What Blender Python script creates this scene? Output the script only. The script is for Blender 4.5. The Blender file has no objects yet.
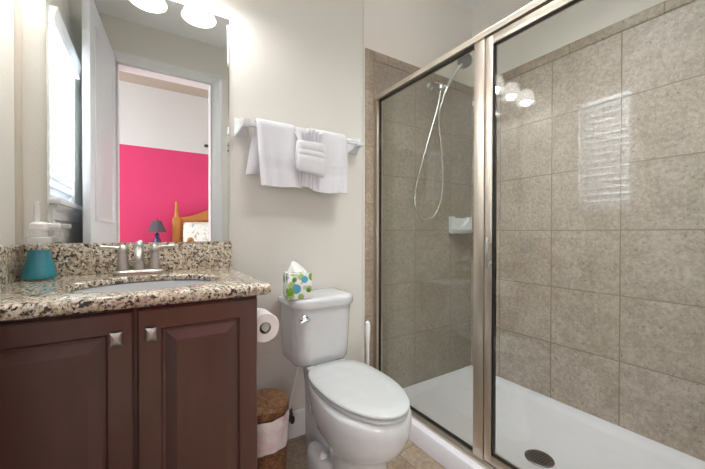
import bpy, bmesh, math, random
from mathutils import Vector, Matrix
random.seed(7)
PI = math.pi
SC = bpy.context.scene
COL = SC.collection

# ------------------------------------------------------------------ camera
cam_d = bpy.data.cameras.new('camera')
cam_d.sensor_fit = 'HORIZONTAL'; cam_d.sensor_width = 36.0
cam_d.lens = 323.14 * 36.0 / 705.0
cam_d.clip_start = 0.01
cam = bpy.data.objects.new('camera', cam_d); COL.objects.link(cam)
_a, _t, _r = math.radians(32.259), math.radians(.4287), math.radians(.073)
_fw = Vector((math.sin(_a)*math.cos(_t), math.cos(_a)*math.cos(_t), -math.sin(_t)))
_rt = Vector((math.cos(_a), -math.sin(_a), 0)); _up = _rt.cross(_fw)
_rt2 = _rt*math.cos(_r) + _up*math.sin(_r); _up2 = -_rt*math.sin(_r) + _up*math.cos(_r)
_m = Matrix((_rt2, _up2, -_fw)).transposed().to_4x4()
_m.translation = Vector((0, 0, 1.02))
cam.matrix_world = _m
SC.camera = cam

# ------------------------------------------------------------------ world, lights, exposure
SC.view_settings.view_transform = 'Standard'; SC.view_settings.look = 'None'
SC.view_settings.gamma = 1.0; SC.view_settings.use_curve_mapping = False
SC.view_settings.exposure = 0.54
SC.cycles.max_bounces = 16; SC.cycles.diffuse_bounces = 8; SC.cycles.transparent_max_bounces = 16
W = bpy.data.worlds.new('world'); SC.world = W; W.use_nodes = True
bg = W.node_tree.nodes['Background']
bg.inputs['Color'].default_value = (0.80, 0.90, 1.0, 1); bg.inputs['Strength'].default_value = 1.0

def area(name, loc, target, sx, sy, power, col=(1, 1, 1), spread=180):
    d = bpy.data.lights.new(name, 'AREA'); d.shape = 'RECTANGLE'; d.size = sx; d.size_y = sy
    d.energy = power; d.color = col; d.spread = math.radians(spread)
    o = bpy.data.objects.new(name, d); COL.objects.link(o)
    o.location = loc
    o.rotation_euler = (Vector(target) - Vector(loc)).to_track_quat('-Z', 'Y').to_euler()
    return o
area('fill_ceiling_bathroom', (1.00, 0.35, 2.60), (0.75, 0.95, 0.3), .9, .55, 5, (.97, 1.0, 1.0), 100)  # added fill tilted at the back wall, no ceiling fitting behind it
area('fill_ceiling_shower', (1.15, 0.65, 2.62), (1.95, 0.62, .55), .7, .9, 10.5, (.97, .99, 1.0), 95)  # added downward fill for the shower wall and pan, without a fixture
area('daylight_window', (-0.62, 0.80, 1.60), (0.6, 0.80, 1.5), .60, .90, 58, (.93, .97, 1.0))
area('fill_bedroom_wall', (-1.6, -1.25, 1.9), (0.5, -1.9, 1.5), 1.6, 1.6, 23, (.93, 1.0, 1.0))  # added lamp brightening the pink wall; this bedroom has no window

area('fill_doorway_left', (-1.05, -1.75, 1.15), (0.75, 1.2, .75), 1.0, 1.7, 30, (.92, 1.0, .99))  # added fill sent through the doorway towards the toilet, not a window
area('fill_doorway_right', (1.75, -1.6, 1.2), (0.2, .6, .9), 1.2, 1.6, 18, (.92, 1.0, .99))  # second added doorway fill, from the opposite side of the bedroom
# ------------------------------------------------------------------ materials
def s2l(c):
    f = lambda v: v/12.92 if v <= .04045 else ((v+.055)/1.055)**2.4
    return tuple(f(v/255.0) for v in c) + (1.0,)

class NT:
    """tiny node-graph helper"""
    def __init__(s, name):
        s.m = bpy.data.materials.new(name); s.m.use_nodes = True
        s.t = s.m.node_tree; s.n = s.t.nodes; s.b = s.n['Principled BSDF']
        s.out = s.n['Material Output']
    def new(s, t, **k):
        n = s.n.new(t)
        for a, v in k.items(): setattr(n, a, v)
        return n
    def put(s, sock, v):
        if hasattr(v, 'is_output'): s.t.links.new(v, sock)
        elif v is not None: sock.default_value = v
    def math(s, op, a, b=None, c=None):
        n = s.new('ShaderNodeMath', operation=op)
        for i, v in enumerate((a, b, c)):
            if v is not None: s.put(n.inputs[i], v)
        return n.outputs[0]
    def mix(s, f, a, b, mode='MIX'):
        n = s.new('ShaderNodeMix', data_type='RGBA', blend_type=mode)
        s.put(n.inputs['Factor'], f); s.put(n.inputs['A'], a); s.put(n.inputs['B'], b)
        return [o for o in n.outputs if o.type == 'RGBA'][0]
    def pos(s): return s.new('ShaderNodeNewGeometry').outputs['Position']
    def objc(s): return s.new('ShaderNodeTexCoord').outputs['Object']
    def noise(s, vec, scale, detail=3, rough=.55, dist=0.0):
        n = s.new('ShaderNodeTexNoise'); s.put(n.inputs['Vector'], vec)
        n.inputs['Scale'].default_value = scale; n.inputs['Detail'].default_value = detail
        n.inputs['Roughness'].default_value = rough; n.inputs['Distortion'].default_value = dist
        return n.outputs['Fac']
    def voro(s, vec, scale, feature='F1', out='Distance'):
        n = s.new('ShaderNodeTexVoronoi', feature=feature); s.put(n.inputs['Vector'], vec)
        n.inputs['Scale'].default_value = scale
        return n.outputs[out]
    def ramp(s, f, stops, interp='LINEAR'):
        n = s.new('ShaderNodeValToRGB'); s.put(n.inputs[0], f)
        r = n.color_ramp; r.interpolation = interp
        while len(r.elements) < len(stops): r.elements.new(.5)
        for e, (p, c) in zip(r.elements, stops):
            e.position = p; e.color = c if len(c) == 4 else tuple(c)+(1,)
        return n.outputs[0]
    def bump(s, h, strength=.2, dist=.002):
        n = s.new('ShaderNodeBump'); s.put(n.inputs['Height'], h)
        n.inputs['Strength'].default_value = strength; n.inputs['Distance'].default_value = dist
        s.t.links.new(n.outputs[0], s.b.inputs['Normal'])
    def set(s, **k):
        for a, v in k.items(): s.put(s.b.inputs[a.replace('_', ' ')], v)
        return s.m

def g(v): return (v, v, v, 1)

def plain(name, rgb, rough=.5, metal=0.0, coat=0.0, bump=None):
    t = NT(name); c = s2l(rgb)
    n = t.noise(t.objc(), 18, 2)
    col = t.mix(n, tuple(x*.95 for x in c[:3])+(1,), tuple(min(1, x*1.04) for x in c[:3])+(1,))
    t.set(Base_Color=col, Roughness=rough, Metallic=metal, Coat_Weight=coat)
    if bump: t.bump(t.noise(t.objc(), bump[0], 3), bump[1], bump[2])
    return t.m

def paint(name, rgb, rough=.7):
    t = NT(name); c = s2l(rgb); p = t.pos()
    n = t.noise(p, 3, 2)
    col = t.mix(n, tuple(x*.97 for x in c[:3])+(1,), tuple(min(1, x*1.03) for x in c[:3])+(1,))
    t.set(Base_Color=col, Roughness=rough)
    t.bump(t.math('ADD', t.noise(p, 95, 2), t.noise(p, 45, 2)), .22, .003)
    return t.m

def tile(name, axis, u0, pu, z0, pz, c_lo, c_hi, grout, shift=0.0, rough=.35, vaxis='Z', gw=.0028):
    t = NT(name); p = t.pos()
    sx = t.new('ShaderNodeSeparateXYZ'); t.put(sx.inputs[0], p)
    u = t.math('DIVIDE', t.math('SUBTRACT', sx.outputs[axis], u0), pu)
    v = t.math('DIVIDE', t.math('SUBTRACT', sx.outputs[vaxis], z0), pz)
    def edge(q, pitch):
        fr = t.math('FRACT', q)
        return t.math('MULTIPLY', t.math('MINIMUM', fr, t.math('SUBTRACT', 1.0, fr)), pitch)
    d = t.math('MINIMUM', edge(u, pu), edge(v, pz))
    gm = t.math('LESS_THAN', d, gw)
    cb = t.new('ShaderNodeCombineXYZ')
    t.put(cb.inputs[0], t.math('FLOOR', u)); t.put(cb.inputs[1], t.math('FLOOR', v)); cb.inputs[2].default_value = shift
    wn = t.new('ShaderNodeTexWhiteNoise', noise_dimensions='3D'); t.put(wn.inputs[0], cb.outputs[0])
    off = t.new('ShaderNodeVectorMath', operation='MULTIPLY_ADD')
    t.put(off.inputs[0], wn.outputs['Color']); off.inputs[1].default_value = (9, 9, 9); t.put(off.inputs[2], p)
    q = off.outputs[0]
    big = t.noise(q, 6.5, 5, .65, .6)
    mid = t.noise(q, 55, 5, .75)
    pit = t.noise(q, 85, 4, .7, .5)
    base = t.mix(t.ramp(big, [(.36, g(0)), (.66, g(1))]), s2l(c_lo), s2l(c_hi))
    base = t.mix(t.math('MULTIPLY', t.ramp(mid, [(.36, g(1)), (.55, g(0))]), .50), base, s2l(tuple(x*.78 for x in c_lo)))
    base = t.mix(t.math('MULTIPLY', t.ramp(mid, [(.52, g(0)), (.70, g(1))]), .45), base, s2l(tuple(min(255, x*1.13) for x in c_hi)))
    base = t.mix(t.math('MULTIPLY', t.ramp(pit, [(.34, g(1)), (.42, g(0))]), .75), base, s2l(tuple(x*.62 for x in c_lo)))
    tone = t.ramp(wn.outputs['Value'], [(0, g(.93)), (1, g(1.0))])
    base = t.mix(1.0, base, tone, 'MULTIPLY')
    t.set(Base_Color=t.mix(gm, base, s2l(grout)), Roughness=t.math('ADD', rough, t.math('MULTIPLY', gm, .4)))
    h = t.math('MULTIPLY', t.math('MINIMUM', d, .004), 250)
    t.bump(h, .35, .002)
    return t.m

def granite(name):
    t = NT(name); p = t.pos()
    wv = t.new('ShaderNodeVectorMath', operation='ADD')
    nz = t.new('ShaderNodeTexNoise'); t.put(nz.inputs['Vector'], p); nz.inputs['Scale'].default_value = 38
    sc = t.new('ShaderNodeVectorMath', operation='SCALE'); t.put(sc.inputs[0], nz.outputs['Color']); sc.inputs['Scale'].default_value = .02
    t.put(wv.inputs[0], p); t.put(wv.inputs[1], sc.outputs[0]); q = wv.outputs[0]
    a = t.noise(q, 38, 3, .6); b = t.noise(q, 100, 4, .65); c = t.noise(q, 80, 3, .6, .8)
    base = t.ramp(a, [(.30, s2l((186, 170, 144))), (.45, s2l((216, 202, 176))), (.56, s2l((232, 222, 204))), (.70, s2l((196, 192, 182)))])
    base = t.mix(t.ramp(b, [(.50, g(0)), (.60, g(1))]), base, s2l((150, 128, 102)))
    base = t.mix(t.ramp(c, [(.54, g(0)), (.62, g(1))]), base, s2l((128, 122, 114)))
    d = t.noise(q, 92, 2, .5)
    off = t.new('ShaderNodeVectorMath', operation='ADD'); t.put(off.inputs[0], q); off.inputs[1].default_value = (3.3, 1.7, 5.1)
    e = t.noise(off.outputs[0], 92, 3, .6)
    base = t.mix(t.ramp(e, [(.545, g(0)), (.60, g(1))]), base, s2l((60, 55, 50)))
    base = t.mix(t.ramp(d, [(.62, g(0)), (.66, g(1))]), base, s2l((240, 234, 222)))
    t.set(Base_Color=base, Roughness=.14, Coat_Weight=.3, Coat_Roughness=.06)
    return t.m

def wood(name, dark, light, scale=1.0, rough=.35, coat=.3, axis='Z', spec=.5):
    t = NT(name); mp = t.new('ShaderNodeMapping'); t.put(mp.inputs[0], t.pos())
    s = [26, 26, 26]; s[{'X': 0, 'Y': 1, 'Z': 2}[axis]] = 2.2
    mp.inputs['Scale'].default_value = [v*scale for v in s]
    n = t.noise(mp.outputs[0], 1.0, 5, .62, .5); m2 = t.noise(t.pos(), 9, 3)
    col = t.mix(t.math('ADD', t.math('MULTIPLY', n, .65), t.math('MULTIPLY', m2, .35)), s2l(dark), s2l(light))
    t.set(Base_Color=col, Roughness=rough, Coat_Weight=coat, Coat_Roughness=.18)
    t.b.inputs['Specular IOR Level'].default_value = spec
    t.bump(n, .06, .001)
    return t.m

def glass_clear(name, tint=(.955, .975, .962)):
    t = NT(name)
    ge = t.new('ShaderNodeNewGeometry')
    ior = t.math('ADD', 1.5, t.math('MULTIPLY', ge.outputs['Backfacing'], 1/1.5-1.5))
    fr = t.new('ShaderNodeFresnel'); t.put(fr.inputs['IOR'], ior)
    tr = t.new('ShaderNodeBsdfTransparent'); tr.inputs[0].default_value = tint+(1,)
    gl = t.new('ShaderNodeBsdfGlossy'); gl.inputs['Roughness'].default_value = 0.0
    n = t.noise(t.objc(), .7, 1)
    gl.inputs[0].default_value = (1, 1, 1, 1)
    mx = t.new('ShaderNodeMixShader'); t.put(mx.inputs[0], fr.outputs[0])
    t.put(mx.inputs[1], tr.outputs[0]); t.put(mx.inputs[2], gl.outputs[0])
    t.put(t.out.inputs['Surface'], mx.outputs[0])
    return t.m

def terry(name, rgb):
    t = NT(name); c = s2l(rgb); p = t.pos()
    n = t.noise(p, 260, 2, .7)
    t.set(Base_Color=t.mix(n, tuple(x*.88 for x in c[:3])+(1,), c), Roughness=.95, Sheen_Weight=.35)
    t.bump(t.math('ADD', n, t.math('MULTIPLY', t.noise(p, 60, 2), .8)), .5, .004)
    return t.m

M = {}
M['wall'] = paint('wall_paint', (216, 214, 206))
M['wall_shower'] = paint('wall_paint_shower', (230, 225, 218))
M['ceiling'] = paint('ceiling_paint', (236, 239, 240))
M['corner_strip'] = paint('corner_strip_taupe', (184, 176, 162))
M['white_trim'] = plain('white_trim_paint', (228, 229, 231), .35)
M['door_paint'] = plain('door_paint', (214, 217, 221), .4)
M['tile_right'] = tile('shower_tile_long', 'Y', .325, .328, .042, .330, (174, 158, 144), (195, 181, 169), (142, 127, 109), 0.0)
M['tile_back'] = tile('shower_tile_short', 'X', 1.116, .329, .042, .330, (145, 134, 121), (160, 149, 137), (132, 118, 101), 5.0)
M['bull_right'] = tile('bullnose_tile_long', 'Y', .10, .395, 1.9, .60, (170, 152, 132), (190, 174, 156), (150, 134, 114), 9.0)
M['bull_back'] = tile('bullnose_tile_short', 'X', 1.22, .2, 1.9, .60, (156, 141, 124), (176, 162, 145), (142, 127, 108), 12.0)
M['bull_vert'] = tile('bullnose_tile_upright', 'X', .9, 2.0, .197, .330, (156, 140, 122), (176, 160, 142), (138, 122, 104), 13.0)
M['floor'] = tile('floor_tile', 'X', .31, .33, .155, .33, (146, 126, 106), (176, 158, 138), (134, 120, 104), 3.0, .4, 'Y', .003)
M['granite'] = granite('granite')
M['espresso'] = wood('espresso_wood', (58, 37, 35), (104, 70, 61), 1.0, .30, .55)
M['espresso_dark'] = wood('espresso_wood_dark', (26, 13, 12), (40, 21, 18), 1.0, .5, .0)  # darker espresso wood, used on the toe kick
M['pine'] = wood('golden_pine', (168, 98, 30), (214, 146, 62), 1.2, .35, .3)
M['porcelain'] = plain('porcelain', (208, 211, 212), .12, 0, .5)
M['seat'] = plain('seat_plastic', (194, 197, 197), .22, 0, .2)
M['acrylic'] = plain('acrylic_pan', (224, 222, 228), .25, 0, .2)
M['nickel'] = plain('brushed_nickel', (198, 197, 191), .36, 1.0)
M['frame'] = plain('champagne_frame', (211, 201, 188), .40, 1.0)
M['chrome'] = plain('chrome', (225, 226, 228), .10, 1.0)
M['dark_metal'] = plain('dark_metal', (88, 84, 80), .4, .8)
M['black'] = plain('black_rubber', (24, 22, 21), .5)
M['steel_drain'] = plain('steel_drain', (120, 120, 120), .35, 1.0)
M['spray'] = plain('spray_face_grey', (96, 96, 97), .4)
M['mirror'] = NT('mirror_silver').set(Base_Color=(.90, .905, .90, 1), Metallic=1.0, Roughness=0.0)
M['glass'] = glass_clear('shower_glass')
M['glass_fixed'] = glass_clear('shower_glass_fixed', (.93, .95, .925))
M['towel'] = terry('white_terry', (222, 223, 226))
M['paper'] = plain('tissue_paper', (240, 238, 235), .9, bump=(120, .3, .002))
M['paper_roll'] = plain('toilet_paper', (236, 231, 227), .95, bump=(90, .2, .002))
M['white_plastic'] = plain('white_plastic', (236, 236, 235), .35)
def blindm():
    t = NT('blind_slat'); n = t.noise(t.objc(), 12, 2)
    t.set(Base_Color=t.mix(n, s2l((234, 236, 240)), s2l((244, 245, 247))), Roughness=.45)
    tl = t.new('ShaderNodeBsdfTranslucent'); tl.inputs[0].default_value = (.9, .93, .97, 1)
    mx = t.new('ShaderNodeMixShader'); mx.inputs[0].default_value = .14
    t.put(mx.inputs[1], t.b.outputs[0]); t.put(mx.inputs[2], tl.outputs[0]); t.put(t.out.inputs['Surface'], mx.outputs[0])
    return t.m
M['blind'] = blindm()
M['pink'] = paint('pink_paint', (226, 66, 122))
M['beige'] = paint('bedroom_paint', (224, 226, 228))
M['taupe'] = paint('bedroom_ceiling_paint', (190, 180, 166))
M['carpet'] = plain('bedroom_carpet', (176, 160, 140), .95, bump=(200, .5, .004))
M['linen'] = plain('white_linen', (232, 230, 226), .9)
M['lamp_cloth'] = plain('grey_shade_cloth', (84, 78, 88), .8)
M['lamp_blue'] = plain('blue_glazed_ceramic', (52, 58, 104), .2, 0, .4)
M['clear_plastic'] = None
M['hose'] = plain('steel_hose', (205, 203, 200), .25, .9)

def liquid():
    t = NT('teal_soap'); c = s2l((18, 128, 148))
    n = t.noise(t.objc(), 14, 2)
    t.set(Base_Color=t.mix(n, s2l((10, 112, 134)), s2l((30, 150, 166))), Roughness=.12, Coat_Weight=.3)
    return t.m
M['soap'] = liquid()
def clearp():
    t = NT('clear_plastic')
    tr = t.new('ShaderNodeBsdfTransparent'); tr.inputs[0].default_value = (.97, .97, .97, 1)
    t.set(Base_Color=(.85, .86, .86, 1), Roughness=.15)
    n = t.noise(t.objc(), 20, 2)
    mx = t.new('ShaderNodeMixShader'); t.put(mx.inputs[0], t.math('MULTIPLY_ADD', n, .1, .42))
    t.put(mx.inputs[1], tr.outputs[0]); t.put(mx.inputs[2], t.b.outputs[0])
    t.put(t.out.inputs['Surface'], mx.outputs[0])
    return t.m
M['clear_plastic'] = clearp()
M['bottle'] = glass_clear('clear_bottle', (.985, .99, .99))
def bagmat():
    t = NT('thin_white_plastic_bag')
    n = t.noise(t.objc(), 9, 3, .6, .6)
    t.set(Base_Color=t.mix(t.ramp(n, [(.45, g(0)), (.62, g(1))]), s2l((218, 212, 208)), s2l((206, 166, 178))), Roughness=.4)
    t.bump(t.noise(t.objc(), 30, 3, .6, 1.5), .5, .006)
    return t.m
M['bag'] = bagmat()
def wicker():
    t = NT('woven_wicker'); tc = t.objc()
    sx = t.new('ShaderNodeSeparateXYZ'); t.put(sx.inputs[0], tc)
    ang = t.math('ARCTAN2', sx.outputs['Y'], sx.outputs['X'])
    r = t.math('SQRT', t.math('ADD', t.math('POWER', sx.outputs['X'], 2.0), t.math('POWER', sx.outputs['Y'], 2.0)))
    h = t.math('ADD', sx.outputs['Z'], r)
    w = t.math('SINE', t.math('MULTIPLY', h, 520))
    w2 = t.math('SINE', t.math('ADD', t.math('MULTIPLY', ang, 64), t.math('MULTIPLY', t.math('SIGN', w), 1.57)))
    k = t.math('MULTIPLY', t.math('ADD', t.math('MULTIPLY', w, w2), 1.0), .5)
    n = t.noise(tc, 75, 3, .8, 1.2)
    col = t.mix(t.math('MULTIPLY_ADD', t.ramp(n, [(.36, g(0)), (.64, g(1))]), .9, t.math('MULTIPLY', k, .1)), s2l((64, 40, 24)), s2l((150, 106, 68)))
    t.set(Base_Color=col, Roughness=.7); t.bump(t.math('ADD', t.math('MULTIPLY', k, .4), t.noise(tc, 70, 3, .7, 1.2)), .6, .004)
    return t.m
M['wicker'] = wicker()
def tissuebox():
    t = NT('dotted_box_card'); tc = t.objc()
    base = s2l((232, 232, 228)); col = base
    for i, (sc_, thr, c) in enumerate([(26, .4, (180, 205, 180)), (23, .40, (160, 186, 110)), (19, .40, (84, 160, 190)), (21, .42, (112, 160, 40)), (18, .36, (30, 112, 146)), (30, .34, (70, 130, 50))]):
        ad = t.new('ShaderNodeVectorMath', operation='ADD'); t.put(ad.inputs[0], tc); ad.inputs[1].default_value = (i*1.37, i*2.1, i*.83)
        vo = t.new('ShaderNodeTexVoronoi', feature='F1'); t.put(vo.inputs['Vector'], ad.outputs[0]); vo.inputs['Scale'].default_value = sc_
        vo.inputs['Randomness'].default_value = .8
        mk = t.math('LESS_THAN', vo.outputs['Distance'], thr)
        sp = t.new('ShaderNodeSeparateColor'); t.put(sp.inputs[0], vo.outputs['Color'])
        mk = t.math('MULTIPLY', mk, t.math('GREATER_THAN', sp.outputs[0], .45))
        col = t.mix(mk, col, s2l(c))
    t.set(Base_Color=col, Roughness=.4)
    return t.m
M['tissuebox'] = tissuebox()
def pillowmat():
    t = NT('sprigged_pillow_cloth'); tc = t.objc()
    mp = t.new('ShaderNodeMapping'); t.put(mp.inputs[0], tc); mp.inputs['Scale'].default_value = (9, 9, 7)
    n = t.noise(mp.outputs[0], 1.0, 4, .7, 1.6)
    n2 = t.noise(mp.outputs[0], 2.0, 3, .6, 1.0)
    col = t.mix(t.ramp(n, [(.54, g(0)), (.60, g(1))]), s2l((236, 236, 232)), s2l((160, 184, 190)))
    col = t.mix(t.ramp(n2, [(.60, g(0)), (.66, g(1))]), col, s2l((190, 172, 140)))
    t.set(Base_Color=col, Roughness=.9)
    return t.m
M['pillow'] = pillowmat()
def shade_glass():
    t = NT('frosted_lamp_glass'); n = t.noise(t.objc(), 30, 2)
    t.set(Base_Color=t.mix(n, g(.88), g(.94)), Roughness=.3, Emission_Color=(1, .98, .95, 1), Emission_Strength=1.6)
    tl = t.new('ShaderNodeBsdfTranslucent'); tl.inputs[0].default_value = (.95, .95, .94, 1)
    tr = t.new('ShaderNodeBsdfTransparent')
    m1 = t.new('ShaderNodeMixShader'); m1.inputs[0].default_value = .15
    t.put(m1.inputs[1], tl.outputs[0]); t.put(m1.inputs[2], tr.outputs[0])
    mx = t.new('ShaderNodeMixShader'); mx.inputs[0].default_value = .55
    t.put(mx.inputs[1], t.b.outputs[0]); t.put(mx.inputs[2], m1.outputs[0]); t.put(t.out.inputs['Surface'], mx.outputs[0])
    return t.m
M['shade'] = shade_glass()
def bulbm():
    t = NT('lit_bulb'); n = t.noise(t.objc(), 5, 1)
    t.set(Base_Color=g(1), Emission_Color=t.mix(n, (1, .93, .82, 1), (1, .95, .86, 1)), Emission_Strength=4)
    return t.m
M['bulb'] = bulbm()

# ------------------------------------------------------------------ mesh helpers
def box(bm, x0, x1, y0, y1, z0, z1, bev=0, seg=2):
    r = bmesh.ops.create_cube(bm, size=1.0)
    vs = r['verts']
    for v in vs:
        v.co = Vector(((x0+x1)/2 + v.co.x*(x1-x0), (y0+y1)/2 + v.co.y*(y1-y0), (z0+z1)/2 + v.co.z*(z1-z0)))
    if bev:
        es = list({e for v in vs for e in v.link_edges})
        bmesh.ops.bevel(bm, geom=es, offset=bev, segments=seg, affect='EDGES', profile=.5)
    return vs

def loft(bm, rings, cap0=True, cap1=True, closed=True):
    R = [[bm.verts.new(p) for p in ring] for ring in rings]
    n = len(R[0])
    for a, b in zip(R, R[1:]):
        for i in range(n if closed else n-1):
            j = (i+1) % n
            try: bm.faces.new((a[i], a[j], b[j], b[i]))
            except ValueError: pass
    if closed and cap0: bm.faces.new(list(reversed(R[0])))
    if closed and cap1: bm.faces.new(R[-1])
    return R

def circ(c, r, n=24, ax='Z', ry=None, ph=0.0):
    ry = r if ry is None else ry
    out = []
    for i in range(n):
        t = 2*PI*i/n + ph; u, v = r*math.cos(t), ry*math.sin(t)
        if ax == 'Z': p = (c[0]+u, c[1]+v, c[2])
        elif ax == 'Y': p = (c[0]+u, c[1], c[2]+v)
        else: p = (c[0], c[1]+u, c[2]+v)
        out.append(p)
    return out

def lathe(bm, c, prof, n=32, ax='Z', cap0=True, cap1=True):
    rings = []
    for r, h in prof:
        cc = {'Z': (c[0], c[1], c[2]+h), 'Y': (c[0], c[1]+h, c[2]), 'X': (c[0]+h, c[1], c[2])}[ax]
        rings.append(circ(cc, max(r, 1e-4), n, ax))
    loft(bm, rings, cap0, cap1)

def tube(bm, pts, r, n=10, caps=True):
    P = [Vector(p) for p in pts]
    rr = r if isinstance(r, (list, tuple)) else [r]*len(P)
    rings = []; up = None
    for i, p in enumerate(P):
        d = (P[min(i+1, len(P)-1)] - P[max(i-1, 0)]).normalized()
        if up is None:
            up = Vector((0, 0, 1)) if abs(d.z) < .9 else Vector((1, 0, 0))
        u = (up - d*up.dot(d)).normalized(); v = d.cross(u); up = u
        rings.append([tuple(p + (u*math.cos(2*PI*k/n) + v*math.sin(2*PI*k/n))*rr[i]) for k in range(n)])
    loft(bm, rings, caps, caps)

def spline(pts, n=8):
    P = [Vector(p) for p in pts]; P = [P[0]*2-P[1]] + P + [P[-1]*2-P[-2]]
    out = []
    for i in range(1, len(P)-2):
        a, b, c, d = P[i-1], P[i], P[i+1], P[i+2]
        for k in range(n):
            t = k/n
            out.append(.5*((2*b) + (c-a)*t + (2*a-5*b+4*c-d)*t*t + (3*b-a-3*c+d)*t**3))
    out.append(P[-2]); return out

ORG = {}
def obj(name, bm, mat, parent=None, loc=None, smooth=True, local=False, angle=35):
    """link one mesh; vertices are given in world space unless local"""
    bmesh.ops.remove_doubles(bm, verts=bm.verts, dist=1e-6)
    bmesh.ops.recalc_face_normals(bm, faces=bm.faces)
    me = bpy.data.meshes.new(name)
    o = Vector((0, 0, 0)) if local else (ORG[parent.name] if parent is not None else Vector(loc or (0, 0, 0)))
    if not local or parent is None:
        for v in bm.verts: v.co -= o
    bm.to_mesh(me); bm.free()
    ob = bpy.data.objects.new(name, me); COL.objects.link(ob)
    if parent is not None: ob.parent = parent
    else: ob.location = o
    ORG[ob.name] = o
    if mat is not None: me.materials.append(mat)
    if smooth:
        me.shade_smooth()
        me.set_sharp_from_angle(angle=math.radians(angle))
    return ob

def new(): return bmesh.new()
def thing(name, label, cat, loc=(0, 0, 0), group=None, rz=0.0):
    o = bpy.data.objects.new(name, None); COL.objects.link(o); o.location = loc; o.rotation_euler = (0, 0, rz)
    o.empty_display_size = .05
    ORG[o.name] = Vector(loc); return tag(o, label, cat, group)
def tag(o, label, cat, group=None):
    o['label'] = label; o['category'] = cat
    if group: o['group'] = group
    return o
def struct(name, bm, mat, parent=None, label=None, **k):
    o = obj(name, bm, mat, parent, **k)
    if parent is None:
        o['kind'] = 'structure'
        o['label'] = label or name.replace('_', ' ')
        o['category'] = name.split('_')[0]
    return o
def bx(name, mat, parent, *d, bev=0, seg=2, **k):
    b = new(); box(b, *d, bev=bev, seg=seg); return obj(name, b, mat, parent, **k)
def sbx(name, mat, label, *d, parent=None):
    b = new(); box(b, *d); return struct(name, b, mat, parent, label, smooth=False)

# ------------------------------------------------------------------ room constants
XL, XR, YB, YS, YF, ZC = -.37, 2.0, 1.516, 1.536, -.02, 2.645

# floor, ceiling
sbx('floor', M['floor'], 'square brown stone look tile floor beside the toilet', XL-.14, XR+.12, YF-.06, YS+.12, -.1, 0)
sbx('ceiling', M['ceiling'], 'pale grey painted bathroom ceiling', XL-.14, XR+.12, YF-.12, YS+.12, ZC, ZC+.1)

# back wall (painted) with rounded outside corner before the shower
b = new()
prof = [(XL-.14, YS+.12), (XL-.14, YB), (1.012, YB)]
for k in range(1, 9):
    t = PI/2*k/8; prof.append((1.012+.034*math.sin(t), YB+.034*(1-math.cos(t))))
prof += [(1.046, YS+.12)]
loft(b, [[(x, y, 0) for x, y in prof], [(x, y, ZC) for x, y in prof]])
struct('wall_back', b, M['wall'], label='beige textured wall behind the vanity and toilet', angle=50)
w = sbx('wall_shower', M['wall_shower'], 'beige painted wall above the shower head tile', 1.046, XR+.12, YS+.006, YS+.12, 0, ZC)
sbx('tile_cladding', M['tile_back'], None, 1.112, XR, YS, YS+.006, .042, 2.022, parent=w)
def bullnose(name, mat, parent, *d):
    b = new(); box(b, *d, bev=.0035, seg=2); return obj(name, b, mat, parent)
bullnose('bullnose_strip', M['bull_back'], w, 1.118, XR, YS-.001, YS+.007, 2.024, 2.08)
bullnose('bullnose_strip', M['bull_vert'], w, 1.056, 1.115, YS-.001, YS+.007, 0.0, 2.08)
w = sbx('wall_right', M['wall_shower'], 'beige painted wall above the long run of shower tile', XR+.006, XR+.12, YF-.12, YS+.12, 0, ZC)
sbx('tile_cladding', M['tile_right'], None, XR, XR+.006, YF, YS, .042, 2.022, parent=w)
bullnose('bullnose_strip', M['bull_right'], w, XR-.001, XR+.007, YF, YS, 2.024, 2.08)

# left wall with window opening
WY0, WY1, WZ0, WZ1 = .51, 1.085, 1.17, 1.985
b = new()
box(b, XL-.14, XL, YF-.12, WY0, 0, ZC); box(b, XL-.14, XL, WY1, YB, 0, ZC)
box(b, XL-.14, XL, WY0, WY1, 0, WZ0); box(b, XL-.14, XL, WY0, WY1, WZ1, ZC)
struct('wall_left', b, M['wall'], label='beige wall at the left holding the window', smooth=False)

# door wall (behind the viewpoint) with opening
DX0, DX1, DZ = -.205, .47, 2.307
b = new()
box(b, XL-.14, DX0, YF-.12, YF, 0, ZC); box(b, DX1, XR+.12, YF-.12, YF, 0, ZC); box(b, DX0, DX1, YF-.12, YF, DZ, ZC)
w = struct('wall_front', b, M['wall'], label='beige wall around the bedroom doorway, seen in the mirror', smooth=False)
b = new()
for y0, y1 in ((YF, YF+.014), (YF-.134, YF-.12)):
    box(b, DX1, DX1+.08, y0, y1, 0, DZ+.082, bev=.003); box(b, DX0-.08, DX0, y0, y1, 0, DZ+.082, bev=.003)
    box(b, DX0, DX1, y0, y1, DZ, DZ+.082, bev=.003)
box(b, DX1-.012, DX1, YF-.12, YF, 0, DZ); box(b, DX0, DX0+.012, YF-.12, YF, 0, DZ); box(b, DX0, DX1, YF-.12, YF, DZ-.012, DZ)
t_ = struct('trim_1', b, M['white_trim'], label='white door casing around the bedroom doorway')
# raised moulding line on the casing
b = new()
box(b, DX1+.052, DX1+.074, YF+.014, YF+.019, 0, DZ+.076, bev=.002); box(b, DX0-.074, DX0-.052, YF+.014, YF+.019, 0, DZ+.076, bev=.002)
box(b, DX0-.074, DX1+.074, YF+.014, YF+.019, DZ+.052, DZ+.074, bev=.002)
obj('casing_moulding', b, M['white_trim'], t_)

# baseboard
b = new()
prof = [(YB, 0), (YB-.014, 0), (YB-.014, .085), (YB-.010, .095), (YB-.010, .112), (YB-.005, .122), (YB, .126)]
loft(b, [[(.285, y, z) for y, z in prof], [(1.012, y, z) for y, z in prof]])
struct('baseboard_back', b, M['white_trim'], label='white moulded baseboard behind the toilet')

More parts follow.
